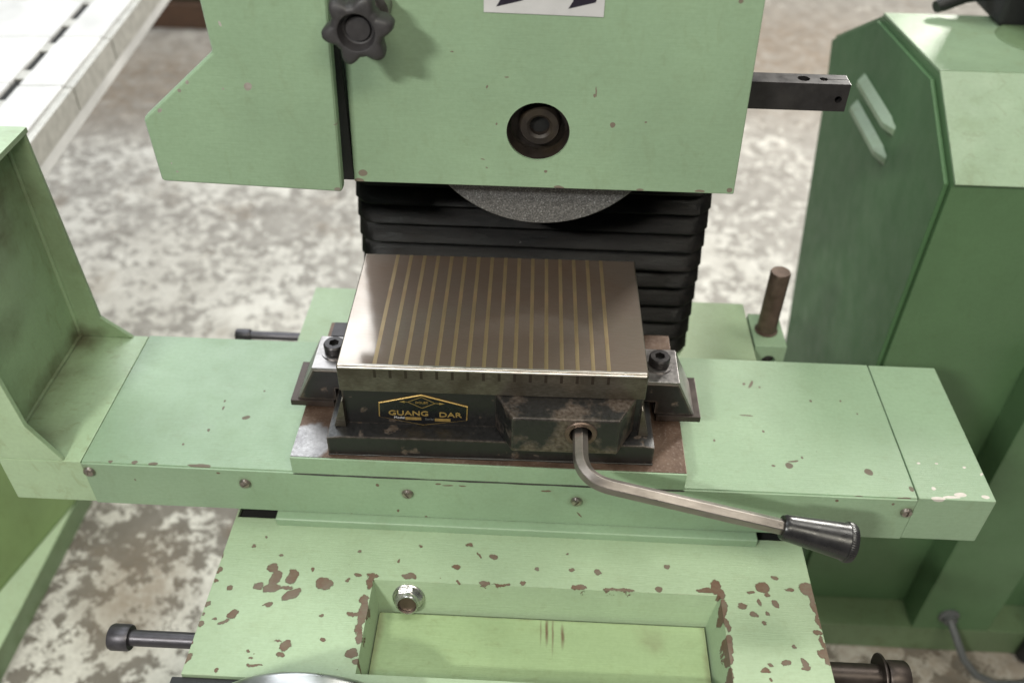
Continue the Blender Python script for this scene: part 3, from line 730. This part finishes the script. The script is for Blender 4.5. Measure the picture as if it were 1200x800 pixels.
# lever plugged into the cam housing
lv = thing('chuck_lever', (.0875, -.030, -.0520), 'bent hexagonal steel lever with black conical grip, plugged into the chuck', 'lever')
ed = Vector((.337, -.107, -.0975)) - Vector((.0875, -.0845, -.0530)); ed.normalize()
P0, P1, P2 = Vector((.0875, -.0130, -.0520)), Vector((.0875, -.0560, -.0526)), Vector((.0875, -.0860, -.0530))
P3 = P2 + ed*.030
pts = [P0, P0.lerp(P1, .5), P1]
for i in range(1, 13):
    t = i/12; pts.append(P1*(1-t)**2 + P2*2*t*(1-t) + P3*t*t)
pts += [P3 + ed*.06, P3 + ed*.12, P3 + ed*.170]
b = B(); tube(b, pts, 0.0078, 6, end_face=(0, -.50, .86))
part('hex_bar', b, 'lever', lv, .0005, 1, smooth=20)
g0 = P3 + ed*.163
b = B(); lathe(b, [(.0075, -.002), (.0108, -.002), (.0122, .0005), (.0124, .004), (.0174, .056), (.0178, .0575), (.0178, .058)], g0, ed, 48)
gr = part('grip', b, 'bakelite', lv)
b = B(); lathe(b, [(.0170, .0575), (.0184, .0580), (.0188, .0595), (.0188, .0625), (.0180, .0650), (.013, .0662), (0, .0662)], g0, ed, 180, star=lambda r, a: r*(1+(.008 if r > .0175 else 0)*math.cos(60*a)))
part('knurled_cap', b, 'bakelite', gr)

# ------------------------------------------------------------------ clamps either side of the chuck
def clamp(s, label, worn):
    c = thing('chuck_clamp', (s*.185, .075, -.1063), label, 'clamp', group='clamps holding the chuck')
    b = B(); prism(b, [(s*.1535, -.0495), (s*.1905, -.0495), (s*.2115, -.0945), (s*.1690, -.0945), (s*.1690, -.078), (s*.1535, -.078)], 'Y', .0465, .0985)
    part('clamp_body', b, 'steel' if worn else 'steel', c, .0010)
    b = B(); box(b, min(s*.1715, s*.2185), max(s*.1715, s*.2185), .0435, .1055, -.1020, -.0946)
    part('foot', b, 'rod_brown', c, .0008)
    b = B(); box(b, min(s*.1735, s*.1985), max(s*.1735, s*.1985), .050, .095, -.1062, -.1021)
    part('packing', b, 'steel_dark', c)
    # dark front cheek of the block
    b = B(); prism(b, [(s*.1548, -.0525), (s*.1895, -.0525), (s*.2090, -.0935), (s*.1700, -.0935), (s*.1700, -.077), (s*.1548, -.077)], 'Y', .0459, .0475)
    part('painted_cheek', b, 'black', c, .0004, 1)
    b = B(); lathe(b, [(0, 0), (.0145, 0), (.0145, .0012), (0, .0012)], (s*.1710, .0740, -.0494), (0, 0, 1), 32)
    part('washer', b, 'steel', c)
    socket_screw(c, 'socket_bolt', (s*.1710, .0740, -.0482), (0, 0, 1), .0112, .0110, 'steel_dark')
clamp(-1, 'worn steel clamp with socket bolt at the left side of the chuck', True)
clamp(1, 'steel clamp with socket bolt at the right side of the chuck, near the lever', False)
b = B(); box(b, -.186, -.160, .116, .140, -.106, -.0640)
tag(part('stop_piece', b, 'steel_dark', None, .001, loc=(-.173, .128, -.106)), 'small grey steel block behind the left clamp', 'steel block')

# ------------------------------------------------------------------ bellows over the column ways
bl = thing('bellows', (.03, .29, -.206), 'black pleated way cover hanging behind the chuck', 'bellows')
pitch_z = .0272
zz = -.2055
i = 0
rnd = random.Random(3)
while zz < .25:
    h = pitch_z*rnd.uniform(.92, 1.08)
    b = B()
    jx = [0., 0.]; tilt = rnd.uniform(-.0008, .0008)
    cols = []
    # cross-section from bottom valley over the ridge to the top valley
    prof = [(-.05, 0.0), (.05, .10), (.10, .45), (.155, .88), (.19, .985), (.235, 1.0), (.30, .95), (.55, .62), (.80, .27), (1.0, 0.0)]
    xs = [-.179, -.174, -.167, -.158] + [-.158 + .375*t/14 for t in range(1, 15)] + [.226, .234, .240]
    wave = [rnd.uniform(-.0003, .0003) for _ in xs]
    for n_, x in enumerate(xs):
        ring = []
        t = (x + .174)/.41
        edge = min(x+.179, .240-x)
        for (fz, fy) in prof:
            out = .019*fy*min(1, .22 + edge/.020)
            side = .0010*fy if edge < .001 else 0
            xx = x + (side if x > 0 else -side)
            ring.append(b.verts.new((xx + (jx[0] if x < 0 else jx[1])*(edge < .02), .284 + (.004 if edge < .001 else 0) - out, zz + h*fz + tilt*(t-.5) + wave[n_]*fy)))
        cols.append(ring)
    for Aq, Bq in zip(cols, cols[1:]):
        for k in range(len(prof)-1): b.faces.new((Aq[k], Bq[k], Bq[k+1], Aq[k+1]))
    e = bmesh.ops.solidify(b, geom=b.faces[:], thickness=-.0012)
    part('pleat', b, 'bellows', bl, smooth=28)
    zz += h; i += 1
b = B(); box(b, -.158, .220, .2985, .70, -.205, .75)
tag(part('column', b, 'darkgreen', None, .006, loc=(.03, .5, -.205)), 'dark upright column behind the black bellows', 'column')

# ------------------------------------------------------------------ wheel head: guard, side cover, knob, spindle
GY = .130
wh = thing('wheel_head', (.04, .19, .125), 'pale green wheel guard with round spindle hole above the chuck', 'wheel guard')
b = B()
A = [b.verts.new(q) for q in ((-.1435, GY, .1238), (.2270, GY, .1248), (.2270, .2480, .1248), (-.1435, .2480, .1238))]
C = [b.verts.new(q) for q in ((-.1255, GY, .66), (.2100, GY, .66), (.2100, .2480, .66), (-.1255, .2480, .66))]
b.faces.new(A); b.faces.new(C)
for i in range(4): b.faces.new((A[i], A[(i+1) % 4], C[(i+1) % 4], C[i]))
gd = part('guard_shell', b, 'paint_guard', wh, .0020, 3)
cut(gd, cbox(-.1220, .2050, GY+.0042, .2440, .10, .50), cyl((.0350, GY-.01, .1838), (0, 1, 0), .0295, .03, 72))
b = B(); lathe(b, [(.0289, .0030), (.0305, .0030), (.0305, .0100), (.0275, .0180), (.0289, .0030)], (.0350, GY, .1838), (0, 1, 0), 64)
part('hole_sleeve', b, 'oily', gd)
b = B(); lathe(b, [(0, .030), (.036, .030), (.036, .024), (.0275, .018), (.0205, .018), (.0198, .010), (.0180, .007), (.0120, .007), (.0095, .009), (.0095, .026), (0, .026)], (.0362, GY+.004, .1838), (0, 1, 0), 56)
spn = part('spindle_nose', b, 'oily', wh)
b = B(); lathe(b, [(0, 0), (.0098, 0), (.0098, .0006), (0, .0006)], (.0362, GY+.020, .1838), (0, 1, 0), 32)
part('centre_bore', b, 'recess_shade', spn)
# side cover left of the guard
b = B(); prism(b, [(-.3255, .1295), (-.1510, .1245), (-.1375, .48), (-.2575, .48), (-.2505, .2600), (-.3275, .1945)], 'Y', .108, .1225)
part('side_cover', b, 'paint_cover', wh, .0040, 3)
b = B(); box(b, -.1640, -.1437, .1420, .1520, .1190, .62)
part('dark_gap_strip', b, 'rubber', wh, .001)  # dark strip added behind the gap so it looks black
b = B(); box(b, -.1560, -.1441, .1340, .1416, .1235, .62)
part('hinge_strip', b, 'rubber', wh, .0006)
b = B(); box(b, -.17, .20, .2482, .300, .32, .64)
part('head_casting', b, 'darkgreen', wh, .003)
# star knob
ko = (-.1145, .0960, .2960)
def star(r, a):
    if r < .0170: return r
    c = math.cos(6*a)
    return r*(1 + .19*max(-.7, c))
b = B(); lathe(b, [(0, 0), (.0180, 0), (.0235, .003), (.0255, .008), (.0258, .016), (.0245, .0215), (.0215, .0235), (.0168, .0240), (.0155, .0235), (.0130, .0140), (.0105, .0130), (.0100, .0155), (0, .0160)], ko, (0, -1, 0), 144, star=star, phase=R(10))
kb = part('star_knob', b, 'knob', wh, smooth=50)
b = B(); lathe(b, [(.0150, 0), (.0175, .002), (.0175, .022), (.0110, .0230), (.0110, .0342)], (ko[0]+.004, GY, ko[2]+.004), (0, -1, 0), 40)
part('collar', b, 'steel', kb)
# maker label at the top
b = B(); prism(b, [(-.0150, .2950), (.0872, .2938), (.0872, .365), (-.0150, .366)], 'Y', GY-.0010, GY+.0002)
lab = part('label_plate', b, 'label', wh)
lab['label'] = 'white label with dark slanted lettering at the top'
for x in (-.0042, .0570):
    b = B(); prism(b, [(x, .3003), (x+.0225, .3062), (x+.037, .35), (x+.011, .35), (x+.0035, .3065)], 'Y', GY-.0015, GY-.0008)
    part('letter_stroke', b, 'ink', lab)
# dark square bar with bored end
b = B(); box(b, .205, .3300, .1840, .2060, .1885, .2165)
bar = part('dresser_arm', b, 'steel_dark', wh, .0010)
cut(bar, cyl((.2870, .1948, .225), (0, 0, -1), .0058, .034, 28), cyl((.3060, .1945, .225), (0, 0, -1), .0038, .034, 24), cbox(.308, .34, .1940, .1950, .20, .23), cyl((.3210, .175, .2010), (0, 1, 0), .0034, .02, 20))

# grinding wheel
gw = thing('grinding_wheel', (.039, .176, .0610), 'grey grit grinding wheel showing below the green guard', 'grinding wheel')
b = B(); lathe(b, [(.030, .0), (.1245, 0), (.1255, .001), (.1255, .021), (.1245, .022), (.030, .022), (.030, 0)], (.0385, .1650, .1865), (0, 1, 0), 128)
part('abrasive_disc', b, 'abrasive', gw)

# ================================================================== neighbours
cb = thing('green_cabinet', (.95, .6, -.95), 'green sheet-metal machine cabinet with louvred side, at the right', 'cabinet')
prof = [(.368, -.879), (.368, .013), (.509, .093), (.760, .074), (.958, -.036), (.930, -.10), (.74, -.70), (.72, -.879)]
b = B(); prism(b, prof, 'X', .552, 1.60)
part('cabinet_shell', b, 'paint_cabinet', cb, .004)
b = B(); prism(b, [(.366, .0135), (.3655, -.02), (.372, -.02), (.5105, .0885), (.7605, .0685), (.7605, .0752), (.5085, .0945)], 'X', .5525, 1.58)
b.free()
b = B(); prism(b, [(.3635, .0100), (.5075, .0925), (.5075, .0965), (.3605, .0130)], 'X', .5525, 1.58)
part('sloped_panel', b, 'paint_cabinet_lit', cb, .0012)
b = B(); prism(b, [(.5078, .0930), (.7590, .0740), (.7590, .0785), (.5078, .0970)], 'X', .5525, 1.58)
part('top_panel', b, 'paint_cabinet_lit', cb, .0012)
b = B(); prism(b, [(.376, -.870), (.374, .006), (.510, .083), (.757, .066), (.948, -.040), (.921, -.10), (.732, -.70), (.714, -.870)], 'X', .5445, .5515)
sp = part('side_panel', b, 'paint_cabinet_shaded', cb, .0022)
for yc, zc in (((.748, -.012), (.567, -.010)), ((.747, -.056), (.566, -.056))):
    (ya, za), (yb, zb) = yc, zc
    b = B()
    secs = []
    for t, k in ((0, .35), (.06, 1), (.86, 1), (1.0, .1)):
        y = ya+(yb-ya)*t; z = za+(zb-za)*t
        secs.append([b.verts.new(q) for q in ((.5452, y, z), (.5452-.012*k, y, z-.010), (.5452-.0115*k, y, z-.018), (.5452, y, z-.021))])
    for Aq, Bq in zip(secs, secs[1:]):
        for k in range(4): b.faces.new((Aq[k], Aq[(k+1) % 4], Bq[(k+1) % 4], Bq[k]))
    b.faces.new(secs[0]); b.faces.new(secs[-1])
    part('louvre', b, 'paint_cabinet_lit', sp, .0032, 3)
b = B(); box(b, .548, 1.62, .311, .95, -.95, -.8795)
part('plinth', b, 'paint_plinth', cb, .004)
b = B(); box(b, .752, .890, .3115, .3675, -.8793, -.28)
bx = part('conduit_box', b, 'paint_cabinet', cb, .003)
b = B(); lathe(b, [(0, 0), (.018, 0), (.018, .004), (.012, .007), (.012, .014), (0, .014)], (.805, .3115, -.835), (0, -1, 0), 28)
part('cable_gland', b, 'cable', bx)
b = B(); tube(b, [(.805, .302, -.835), (.812, .275, -.850), (.830, .255, -.885), (.860, .245, -.918), (.900, .240, -.937), (.95, .245, -.9425), (1.02, .27, -.9425), (1.10, .30, -.9425)], .0068, 14)
tag(part('power_cable', b, 'cable', None, smooth=60, loc=(.9, .27, -.95)), 'grey cable drooping from the green cabinet base to the floor', 'cable')
b = B(); tube(b, [(.975, .300, -.9385), (.975, .300, -.80), (.985, .310, -.60), (1.0, .33, -.40), (1.02, .37, -.2)], .016, 14)
tag(part('vertical_hose', b, 'rubber', None, smooth=60, loc=(.975, .30, -.95)), 'dark hose rising beside the cabinet at the right edge', 'hose')
# motor unit on the cabinet top
mt = thing('pump_motor', (.78, .70, .08), 'black motor unit with hose standing on the green cabinet top', 'motor')
b = B(); lathe(b, [(0, 0), (.088, 0), (.088, .006), (.083, .009), (0, .009)], (.770, .645, .0815), (0, .07, 1), 48)
part('base_flange', b, 'paint_plinth', mt)
b = B(); box(b, .70, .95, .70, .83, .082, .26)
part('housing', b, 'rubber', mt, .012, 3)
b = B(); lathe(b, [(0, 0), (.05, 0), (.05, .09), (.045, .10), (0, .10)], (.785, .64, .090), (0, .07, 1), 40)
part('motor_can', b, 'rubber', mt)
b = B(); tube(b, [(.70, .76, .115), (.665, .76, .108), (.635, .75, .098), (.622, .745, .094)], [.012, .012, .011, .009], 16)
part('lead', b, 'rubber', mt, smooth=60)

# base of the machine on the left
lc = thing('green_machine_base', (-1.1, .35, -.95), 'green machine base with sloping plinth at the lower left, below the splash guard', 'machine base')
b = B(); box(b, -1.6, -.895, -.30, .80, -.95, -.898)
part('plinth', b, 'paint_plinth', lc, .004)
b = B(); prism(b, [(-1.6, -.30), (-1.010, -.30), (-.925, .28), (-.899, .52), (-.899, .79), (-1.6, .79)], 'Z', -.898, -.30)
part('cabinet_wall', b, 'paint_left', lc, .006)
b = B()
A = [b.verts.new(q) for q in ((-1.006, -.295, -.79), (-.923, .28, -.855), (-.8985, .515, -.893), (-.8985, .515, -.8975), (-.896, .28, -.8975), (-.896, -.295, -.8975), (-1.006, -.295, -.8975), (-.923, .28, -.8975))]
b.faces.new((A[0], A[5], A[4], A[1])); b.faces.new((A[1], A[4], A[3], A[2])); b.faces.new((A[0], A[6], A[5])); b.faces.new((A[6], A[0], A[1], A[7])); b.faces.new((A[7], A[1], A[2], A[3])); b.faces.new((A[6], A[7], A[4], A[5])); b.faces.new((A[7], A[3], A[4]))
part('sloped_ledge', b, 'paint_splash', lc)

# slotted pale table of a machine in the upper left
st = thing('slotted_table', (-1.2, .95, -.95), 'pale metal machine table of plates with dark slots, in the upper left corner', 'machine table', R(4.6))
offs[st.name] = Vector((0, 0, 0)); st.location = (-.795, .92, 0)
def tpart(n, b, m, bev=.0015): return part(n, b, m, st, bev)
y = -1.0; rows = [-.60, -.345, -.118, .085, .275, .50]
for y0, y1 in zip(rows, rows[1:]):
    b = B(); box(b, -.75, -.098, y0+.0015, y1-.0015, -.125, -.10); tpart('top_plate', b, 'whitemetal')
for y0, y1 in ((-.60, -.13), (-.128, .085), (.087, .50)):
    b = B(); box(b, -.080, -.004, y0+.001, y1-.001, -.125, -.10); tpart('edge_rail', b, 'whitemetal', .003)
    b = B(); box(b, -.003, .012, y0+.001, y1-.001, -.150, -.104); tpart('edge_trim', b, 'grey', .003)
for y0 in [-.58+.12*i for i in range(9)]:
    b = B(); box(b, -.0975, -.0805, y0, y0+.035, -.1059, -.1015); tpart('slot_bridge', b, 'grey', .001)
b = B(); box(b, -.74, .008, -.59, .49, -.175, -.1505); tpart('under_frame', b, 'whitemetal', .003)
b = B(); box(b, -.0978, -.0802, -.595, .495, -.1260, -.1060); tpart('slot_shade_bed', b, 'recess_shade', 0)  # black strip set shallow, its colour gives the slot's shade
b = B(); box(b, -.0790, .0, -.595, .495, -.1495, -.1262); tpart('rail_bed', b, 'grey', 0)
for y0 in (-.45, .35):
    b = B(); box(b, -.60, -.45, y0, y0+.1, -.95, -.176); tpart('leg', b, 'grey', .004)

# far machine on a timber skid
fm = thing('far_machine', (-1.6, 3.4, -.95), 'dark green machine on brown timber skid in the far background', 'machine')
b = B(); box(b, -2.6, -1.05, 3.16, 3.9, -.95, -.845); part('timber_skid', b, 'wood', fm, .006)
b = B(); box(b, -2.5, -1.1, 3.20, 3.9, -.8445, -.1); part('machine_body', b, 'darkgreen', fm, .02)
